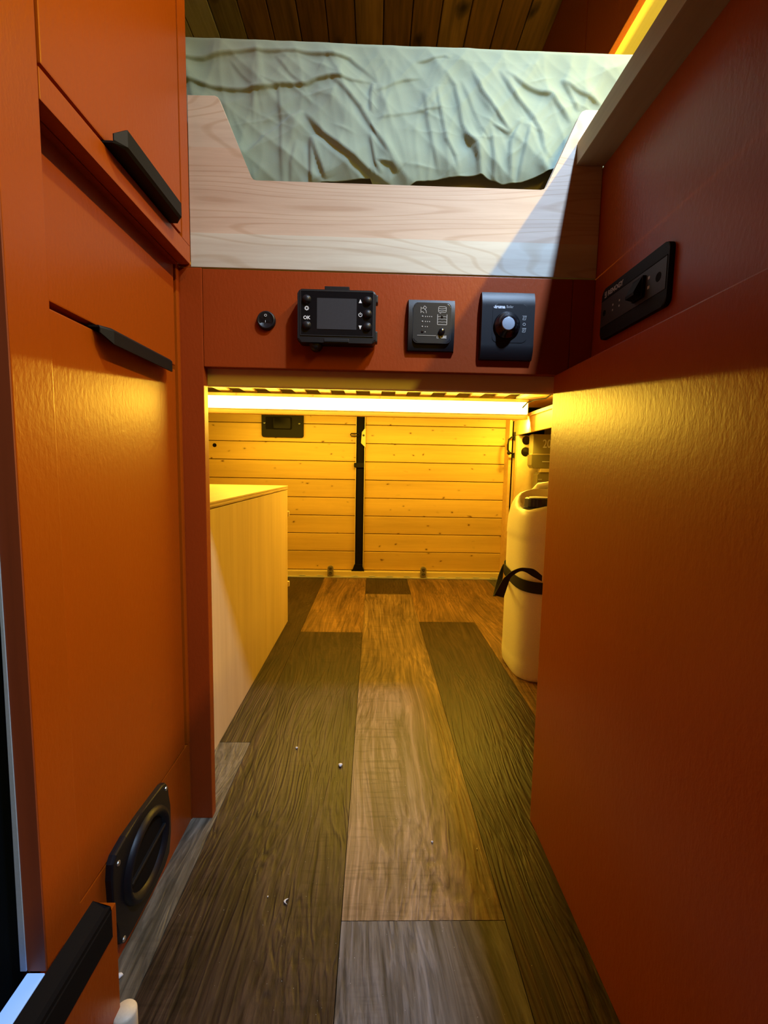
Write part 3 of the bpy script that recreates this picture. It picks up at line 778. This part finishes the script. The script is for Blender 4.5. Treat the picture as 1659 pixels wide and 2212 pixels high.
for i_, zz in enumerate((.8774, .8696, .8617, .8535)):
    link('indicator', lathe([(.0013 if i_ < 3 else .0021, 0), (.0008, .0008)], (.0730, yt, zz), '-y', 10), PRINTD if i_ < 3 else BLACKG, t)
    printed('print_mark', [rrect(.0778+.0033*k_-.0008, .0778+.0033*k_+.0008, zz-.0008, zz+.0008, .0007, 2) for k_ in range(4-i_)], yt, ins, PRINTD)
tap = [line((.0702, .8828), (.0702, .8920), .0008), line((.0702, .8900), (.0745, .8900), .0008), line((.0702, .8845), (.0735, .8845), .0008), line((.0745, .8900), (.0785, .8862), .0008), line((.0785, .8862), (.0788, .8825), .0008),
       line((.0735, .8845), (.0752, .8825), .0008), line((.0738, .8905), (.0758, .8938), .0008), line((.0758, .8938), (.0790, .8912), .0008), line((.0790, .8912), (.0770, .8885), .0008)]
printed('print_mark', tap, yt, ins, PRINTD)
van = outline(rrect(.0984, .1108, .8845, .8930, .0015, 2), .0008) + [line((.0988, .8902), (.1040, .8896), .0007), line((.1040, .8896), (.1103, .8906), .0007), line((.0988, .8872), (.1040, .8866), .0007), line((.1040, .8866), (.1103, .8876), .0007)] + ringp(.1015, .8838, .001, .0007, n=10)
printed('print_mark', van, yt, ins, PRINTD)
tank = [line((.0972, .8812), (.0972, .8653), .0009), line((.0972, .8653), (.1122, .8653), .0009), line((.1122, .8653), (.1122, .8812), .0009)]
for zz in (.8775, .8735, .8692): tank += [line((.0975+.0036*k_, zz+(.0005 if k_ % 2 else 0)), (.0975+.0036*(k_+1), zz+(0 if k_ % 2 else .0005)), .0006) for k_ in range(4)]
printed('print_mark', tank, yt, ins, PRINTD)
link('indicator', lathe([(.0021, 0), (.0012, .0009)], (.1043, yt, .8775), '-y', 12), BLACKG, t)
link('button', lathe([(.0050, 0), (.0050, .003), (.0038, .0042)], (.1043, yt, .8541), '-y', 20), BLACKG, t, True)
printed('print_mark', [line((.0650, .8480), (.0957, .8480), .0006)], yt, ins, PRINTD)
text('print_mark', 'CBE', .0056, (.1075, yt, .8459), PRINTD, ins, bold=.00025)
printed('print_mark', [line((.0970, .8440), (.0970, .8478), .0006), line((.0970, .8478), (.1000, .8478), .0006), line((.0970, .8440), (.1000, .8440), .0006), line((.0980, .8459), (.1000, .8459), .0006)], yt, ins, PRINTD)

# boiler control
t = thing('boiler_control', 'tall black boiler control panel with large round knob, rightmost on the cross board', 'control unit', (.2155, YF, .81))
x0, x1, z0, z1 = .1680, .2548, .8140, .9196
bm = bmesh.new(); N = 66; prev = None
for i in range(N+1):
    u = i/N; zz = z0+(z1-z0)*u
    e = 1-max(0, abs(2*u-1)-.58)**2*2.6
    yy = YF-.0125*e
    r_ = [bm.verts.new((x0, YF, zz)), bm.verts.new((x0+.0006, yy, zz)), bm.verts.new((x1-.0006, yy, zz)), bm.verts.new((x1, YF, zz))]
    if prev:
        for k_ in range(4): bm.faces.new((prev[k_], prev[(k_+1) % 4], r_[(k_+1) % 4], r_[k_]))
    else: bm.faces.new(r_)
    prev = r_
bm.faces.new(prev[::-1])
link('frame', bm, BLACK, t)
ins = link('face', prism(rrect(.1860, .2425, .8400, .9000, .008), 'y', YF-.0118, YF-.0130, .0006), BLACK, t)
link('knob', lathe([(.0212, 0), (.0212, .0025), (.0185, .005), (.0150, .008), (.0124, .0130), (.0114, .0145)], (.2092, YF-.0128, .8665), '-y', 40), BLACKG, t, True)
link('knob_cap', lathe([(.0103, 0), (.0100, .0010), (.0090, .0013)], (.2078, YF-.0273, .8650), '-y', 32), KNOBG, t, True)
yt = YF-.0131
text('print_mark', 'truma', .0070, (.1972, yt, .8952), PRINT, ins, sx=.98, bold=.00035)
text('print_mark', 'Boiler', .0064, (.2132, yt, .8955), PRINTD, ins, sx=.72)
printed('print_mark', [line((.1882, .8930), (.1900, .8975), .0007), line((.1870, .8952), (.1882, .8930), .0007)], yt, ins, PRINT)
for zz in (.8789, .8597):
    q_ = [(.2348, zz-.0030), (.2392, zz-.0030), (.2402, zz+.0026), (.2358, zz+.0026)]
    printed('print_mark', outline(q_, .0006) + [line((.2340, zz+.0030), (.2410, zz+.0030), .0006), line((.2365, zz-.0015), (.2380, zz+.0015), .0007)], yt, ins, PRINTD)
printed('print_mark', ringp(.2374, .8690, .0020, .0007, n=14), yt, ins, PRINTD)

# remote switch panel on the right upper panel (faces -X)
XR = .356
t = thing('remote_switch_panel', 'slim black switch plate with charcoal band on the orange right panel', 'switch panel', (XR, .625, .837))
y0, y1, z0, z1 = .560, .722, .838, .914
bmx = prism(rrect(y0, y1, z0, z1, .009), 'x', XR, XR-.007, .002)
link('plate', bmx, BLACKM, t)
band = link('band', prism([(y0+.003, .8575), (y1-.001, .8575), (y1-.001, .8960), (y0+.003, .8960)], 'x', XR-.0068, XR-.0076), GREYP, t)
link('groove', box(XR-.0078, XR-.0065, y0+.003, y1-.001, .8960, .8972), RUBBER, t)
for yy, rr in ((.578, .0058), (.7105, .0045)):
    link('screw_hole', lathe([(rr, 0), (rr*.9, .0004)], (XR-.0076, yy, .8770), '-x', 16), RUBBER, t)
bm = prism([(.6290, .8630), (.6290, .8900), (.6050, .8900), (.6050, .8630)], 'x', XR-.0072, XR-.0120, .001)
sw = link('rocker', bm, BLACKM, t)
bm = bmesh.new()
A_ = [(XR-.0118, z_) for z_ in (.8640, .8890)]
vs = [bm.verts.new((XR-.0118, y_, z_)) for y_, z_ in ((.607, .8640), (.627, .8640), (.627, .8890), (.607, .8890))]
vt2 = [bm.verts.new((XR-.0215, y_, z_)) for y_, z_ in ((.607, .8660), (.627, .8660), (.627, .8700), (.607, .8700))]
bm.faces.new(vs); bm.faces.new(vt2)
for k_ in range(4): bm.faces.new((vs[k_], vs[(k_+1) % 4], vt2[(k_+1) % 4], vt2[k_]))
link('lever', bm, BLACKM, sw)
text('print_mark', 'RENOGY', .0098, (XR-.0071, .6830, .9035), PRINTD, t, face='-x', sx=1.05, bold=.0003)
for (a_, b_, c1, d1) in ((.7080, .7128, .8995, .9015), (.7080, .7128, .9030, .9045), (.7075, .7092, .8995, .9085), (.7110, .7128, .9040, .9085)):
    link('print_mark', box(XR-.0074, XR-.0069, a_, b_, c1, d1), PRINTD, t)
for yy, zz in ((.5985, .8840), (.5985, .8720)): link('print_mark', box(XR-.0079, XR-.0075, yy-.0030, yy+.0015, zz-.0018, zz+.0018), PRINTD, t)
for yy, zz in ((.668, .8810), (.668, .8735), (.686, .8810), (.686, .8735)): link('print_mark', box(XR-.0079, XR-.0075, yy-.0018, yy+.0010, zz-.0013, zz+.0013), PRINTD, t)

# ================================================================= GARAGE
# plywood drawer cabinet, left
gc = thing('plywood_cabinet', 'low birch plywood cabinet standing in the garage on the left', 'cabinet', (-.62, 1.36, 0))
link('body', box(-.93, -.366, .79, 1.795, .0, .5405), PLY, gc)
link('side_panel', box(-.366, -.345, .79, 1.802, .0, .5395, .001), PLY, gc)
tp = link('top_panel', box(-.93, -.3440, .79, 1.806, .5420, .5560, .0008), PLYT, gc)
bm = bmesh.new(); box(-.3441, -.3432, .79, 1.806, .5425, .5458, 0, bm); box(-.3441, -.3432, .79, 1.806, .5500, .5530, 0, bm)
link('edge_band', bm, PLYE, tp)
for zz in (.443, .155):
    link('catch', box(-.352, -.340, 1.8065, 1.822, zz-.012, zz+.010, .004), CREAMPAINT, gc)

# water canister
def canister():
    c = thing('water_canister', 'large cream plastic water canister with dark blue cap on the right', 'canister', (.565, 1.415, 0))
    x0, x1, y0, y1 = .438, .69, 1.276, 1.525
    bm = bmesh.new(); n = 96
    cx, cy_ = (x0+x1)/2, (y0+y1)/2; hx, hy = (x1-x0)/2, (y1-y0)/2
    prof = [(.955, 0), (.975, .004), (.99, .014), (1.0, .030), (1.0, .050), (.994, .054), (.993, .35), (.993, .430), (1.004, .434), (1.0, .455), (.985, .485), (.95, .512), (.90, .532), (.83, .549), (.74, .562), (.6, .570), (.45, .576), (.3, .578), (.15, .578), (.06, .578)]
    # dense rings between
    fine = []
    for (s0, z0), (s1, z1) in zip(prof, prof[1:]):
        m_ = max(1, int(max(abs(z1-z0)/.012, abs(s1-s0)/.04)))
        for j in range(m_): fine.append((s0+(s1-s0)*j/m_, z0+(z1-z0)*j/m_))
    fine.append(prof[-1])
    capc = np.array([.500, 1.352])
    rings = []
    for s, z in fine:
        ring = []
        for k in range(n):
            a = 2*PI*k/n; ca, sa = math.cos(a), math.sin(a); e = 2/3.6
            X = cx+hx*s*math.copysign(abs(ca)**e, ca); Yv = cy_+hy*s*math.copysign(abs(sa)**e, sa)
            zz = z
            # recess for the cap at the front left corner: a scoop
            d = math.hypot(X-capc[0], Yv-capc[1])
            lim = .518 + max(0, d-.050)*1.5
            if z > .44 and zz > lim: zz = lim
            ring.append(bm.verts.new((X, Yv, zz)))
        rings.append(ring)
    for a, b_ in zip(rings, rings[1:]):
        for k in range(n): bm.faces.new((a[k], a[(k+1) % n], b_[(k+1) % n], b_[k]))
    bm.faces.new(rings[0]); bm.faces.new(rings[-1][::-1])
    bd = link('body', bm, HDPE, c, True)
    link('neck', lathe([(.026, 0), (.026, .02)], (capc[0], capc[1], .515), 'z', 28), HDPE, c, True)
    bm = bmesh.new(); n = 48; prev = None
    for r, h in ((.045, 0), (.045, .004), (.040, .0045), (.041, .007), (.040, .030), (.037, .033), (.030, .0335), (.028, .031)):
        ring = []
        for k in range(n):
            a = 2*PI*k/n; rr = r*(1+(.03 if (k//3) % 2 and .0045 < h < .031 else 0)); ring.append(bm.verts.new((capc[0]+rr*math.cos(a), capc[1]+rr*math.sin(a), .520+h)))
        if prev:
            for k in range(n): bm.faces.new((prev[k], prev[(k+1) % n], ring[(k+1) % n], ring[k]))
        else: bm.faces.new(ring)
        prev = ring
    bm.faces.new(prev[::-1])
    cpp = link('cap', bm, BLUE, c)
    link('cap_insert', lathe([(.029, 0), (.028, .004)], (capc[0], capc[1], .5510), 'z', 28), HDPE, cpp)
    # carrying handle ridge behind the cap
    link('handle', tube([(.52, 1.49, .55), (.535, 1.45, .585), (.57, 1.42, .592), (.61, 1.40, .592), (.64, 1.37, .560)], .011, 12), HDPE, c, True)
    return c
canister()
# strap around the canister
def ribbon(edgeA, edgeB, th=.0016, sub=6):
    def res(P):
        P = [Vector(p) for p in P]; out = []
        for i in range(len(P)-1):
            p0 = P[max(i-1, 0)]; p1 = P[i]; p2 = P[i+1]; p3 = P[min(i+2, len(P)-1)]
            for j in range(sub):
                t_ = j/sub
                out.append(.5*((2*p1)+(-p0+p2)*t_+(2*p0-5*p1+4*p2-p3)*t_**2+(-p0+3*p1-3*p2+p3)*t_**3))
        out.append(P[-1]); return out
    A, B = res(edgeA), res(edgeB); bm = bmesh.new(); prev = None
    for i, (a, b_) in enumerate(zip(A, B)):
        d = (A[min(i+1, len(A)-1)]-A[max(i-1, 0)]); nrm = d.cross(b_-a)
        nrm = nrm.normalized()*th/2 if nrm.length > 1e-9 else Vector((0, th/2, 0))
        r_ = [bm.verts.new(a+nrm), bm.verts.new(b_+nrm), bm.verts.new(b_-nrm), bm.verts.new(a-nrm)]
        if prev:
            for k_ in range(4): bm.faces.new((prev[k_], prev[(k_+1) % 4], r_[(k_+1) % 4], r_[k_]))
        else: bm.faces.new(r_)
        prev = r_
    bm.faces.new(prev[::-1])
    return bm
sp_ = thing('strap', 'black webbing strap with a hanging loop around the cream canister', 'strap', (.565, 1.415, .29))
cx, cy_, hx, hy = .564, 1.4005, .1290, .1275
def foot(a): return cx+hx*math.copysign(abs(math.cos(a))**(2/3.6), math.cos(a)), cy_+hy*math.copysign(abs(math.sin(a))**(2/3.6), math.sin(a))
bm = bmesh.new(); prev = None; N = 96
for k_ in range(N):
    a_ = 2*PI*k_/N; fx, fy = foot(a_); ox, oy = (fx-cx)*.012, (fy-cy_)*.012
    dz = .012*(fy-cy_)/hy - .012
    r_ = [bm.verts.new((fx, fy, .3325+dz)), bm.verts.new((fx, fy, .298+dz)), bm.verts.new((fx+ox, fy+oy, .298+dz)), bm.verts.new((fx+ox, fy+oy, .3325+dz))]
    if prev:
        for j in range(4): bm.faces.new((prev[j], prev[(j+1) % 4], r_[(j+1) % 4], r_[j]))
    else: first = r_
    prev = r_
for j in range(4): bm.faces.new((prev[j], prev[(j+1) % 4], first[(j+1) % 4], first[j]))
link('band', bm, WEB, sp_)
LA = [(0.4857, 1.258, 0.3353), (0.4596, 1.25, 0.3544), (0.4346, 1.245, 0.3596), (0.4138, 1.24, 0.3597), (0.3899, 1.235, 0.3511), (0.372, 1.23, 0.3377), (0.3616, 1.225, 0.3273), (0.3395, 1.22, 0.286)]
LB = [(0.4876, 1.262, 0.3172), (0.459, 1.256, 0.3321), (0.437, 1.25, 0.3453), (0.4197, 1.245, 0.3501), (0.4013, 1.24, 0.3429), (0.3879, 1.235, 0.3328), (0.3792, 1.23, 0.3128), (0.368, 1.225, 0.2785)]
LC = [(0.4436, 1.5, 0.3164), (0.415, 1.44, 0.3), (0.3887, 1.38, 0.2795), (0.3642, 1.32, 0.2552)]
LD = [(0.4454, 1.5, 0.313), (0.4259, 1.44, 0.28), (0.3997, 1.38, 0.2689), (0.3735, 1.32, 0.2547)]
link('loop', ribbon(LA, LB), WEB, sp_)
link('loop', ribbon(LC, LD), WEB, sp_)


# equipment bay on the right wall of the garage
XE = .762
eb = thing('equipment_cabinet', 'yellow-lit plywood equipment cabinet with clear front on the right wall of the garage', 'cabinet', (.80, 2.1, 0))
link('top_rail', box(XE-.008, .978, .80, 2.485, .900, .916, .001), PINEY, eb)
link('top_board', box(XE, XE+.015, .80, 2.480, .822, .8995, .0008), PINEY, eb)
# cross board facing the camera with two round cable holes
def holed(x0, x1, z0, z1, holes, y0, y1):
    bm = bmesh.new()
    vo = [bm.verts.new((a, y0, b_)) for a, b_ in [(x0, z0), (x1, z0), (x1, z1), (x0, z1)]]
    ed = [bm.edges.new((vo[i], vo[(i+1) % 4])) for i in range(4)]
    for hx_, hz_, hr in holes:
        hv = [bm.verts.new((hx_+hr*math.cos(2*PI*k/24), y0, hz_+hr*math.sin(2*PI*k/24))) for k in range(24)]
        ed += [bm.edges.new((hv[i], hv[(i+1) % 24])) for i in range(24)]
    bmesh.ops.triangle_fill(bm, use_beauty=True, edges=ed)
    for f in [f for f in bm.faces if any(all(abs(math.hypot(v.co.x-h[0], v.co.z-h[1])-h[2]) < 1e-5 for v in f.verts) for h in holes)]:
        bm.faces.remove(f)
    r_ = bmesh.ops.extrude_face_region(bm, geom=bm.faces[:])
    for v in [g_ for g_ in r_['geom'] if isinstance(g_, bmesh.types.BMVert)]: v.co.y = y1
    return bm
link('cross_board', holed(XE+.001, .975, .0, .8195, [(.812, .794, .0245), (.810, .733, .0255)], 2.42, 2.432), PLYT, eb)
link('corner_strip', box(XE-.002, XE+.010, 2.432, 2.450, .0, .8195, .001), PINEP, eb)
link('lower_board', box(XE, XE+.012, .80, 2.20, .0, .50, .0008), PLYT, eb)
link('cable_board', box(.80, .86, 2.50, 2.51, .60, .8195), OLIVEBOX2, eb)
link('clear_front', box(.846, .970, 2.05, 2.053, .45, .8195), ACRYL, eb)
link('cable_duct', tube([(.815, 2.36, .819), (.822, 2.35, .80), (.838, 2.34, .788), (.858, 2.34, .785)], .008, 10), CREAMPAINT, eb, True)
gh = thing('grab_handle', 'curved black handle with round knob beside the equipment cabinet', 'handle', (.757, 2.46, .70))
link('grip', tube([(.760, 2.462, .812), (.742, 2.458, .812), (.726, 2.455, .798), (.722, 2.455, .770), (.723, 2.455, .745), (.733, 2.456, .728), (.757, 2.460, .722)], .0052, 10), BLACKM, gh, True)
link('knob', lathe([(.002, -.010), (.008, -.008), (.0105, 0), (.008, .008), (.002, .010)], (.728, 2.450, .726), 'y', 16), BLACKM, gh, True)
link('mount', box(.755, .7615, 2.450, 2.470, .795, .840, .002), BLACKM, gh)
link('mount', box(.755, .7615, 2.450, 2.470, .700, .728, .002), BLACKM, gh)
# power units behind the clear front
pu = thing('power_unit', 'olive-grey power unit with white number 20 in the equipment cabinet', 'power unit', (.89, 2.3, .64))
link('upper_housing', prism([(.8055, .7205), (.970, .7205), (.970, .8185), (.8055, .8185)], 'y', 2.36, 2.30, .002), OLIVEBOX, pu)
link('lower_housing', prism([(.8015, .662), (.8130, .6455), (.970, .6455), (.970, .7155), (.8005, .7155)], 'y', 2.36, 2.298, .002), OLIVEBOX2, pu)
link('light_seam', box(.8010, .970, 2.299, 2.33, .7158, .7202), CREAMPAINT, pu)
text('print_mark', '20', .060, (.8770, 2.2995, .7690), PRINT, pu, sx=.74, bold=.0006)
link('print_mark', box(.8560, .8930, 2.2965, 2.2979, .6785, .6825), PRINT, pu)
tag(link('terminal_block', box(.8475, .930, 2.298, 2.33, .6262, .6445, .002), CREAMPAINT), 'pale terminal block just under the power unit', 'terminal block')
ob = thing('battery_box', 'dark olive box below the terminal block in the equipment cabinet', 'box', (.90, 2.3, .45))
link('housing', prism([(.8350, .45), (.970, .45), (.970, .625), (.8460, .625), (.8360, .6120)], 'y', 2.36, 2.30, .002), OLIVEBOX2, ob)
link('print_mark', box(.8400, .8600, 2.2985, 2.2999, .5860, .5920), PRINTD, ob)

# crumbs on the floor
def crumb(x, y, r, sx, label, curl=False):
    bm = bmesh.new(); bmesh.ops.create_icosphere(bm, subdivisions=2, radius=r)
    for v in bm.verts:
        v.co = Vector((v.co.x*(1+.3*math.sin(v.co.y*900)), v.co.y*sx, v.co.z*.7))
        if curl: v.co.x += (v.co.y/r)**2*r*.35
        v.co += Vector((x, y, r*.7))
    tag(link('crumb', bm, CRUMB, None, True), label, 'crumb', 'crumbs on the floor')
crumb(-.062, .903, .0042, 1.2, 'largest white crumb, on the dark plank in mid floor')
crumb(-.165, .963, .0027, 1.1, 'small white crumb nearest the plywood cabinet')
crumb(-.121, .602, .0015, 3.2, 'thin curled white fleck on the dark plank', True)
crumb(.109, .707, .0020, 1.0, 'white speck on the tan plank right of the middle')
crumb(-.3050, .505, .0035, 1.0, 'white crumb against the orange step at lower left')
crumb(-.147, .610, .0009, 1.5, 'tiny pale fleck left of the curled fleck')
crumb(.183, .693, .0010, 2.0, 'tiny pale fleck at the right edge of the tan plank')
# fine dust specks nobody could count
bm = bmesh.new()
rr = random.Random(5)
for _ in range(260):
    xx = rr.uniform(-.27, .28); yy = rr.uniform(.40, 1.0); r_ = rr.uniform(.00022, .00055)
    q_ = [bm.verts.new((xx+r_*math.cos(a)*rr.uniform(.6, 1.3), yy+r_*math.sin(a)*rr.uniform(.6, 1.6), z_)) for z_, a in ((.0001, 0), (.0001, 2.1), (.0001, 4.2))]
    tpv = bm.verts.new((xx, yy, r_*.9)); bm.faces.new(q_)
    for j in range(3): bm.faces.new((q_[j], q_[(j+1) % 3], tpv))
tag(link('dust_specks', bm, CRUMB), 'fine pale dust specks scattered over the floor planks', 'dust', kind='stuff')
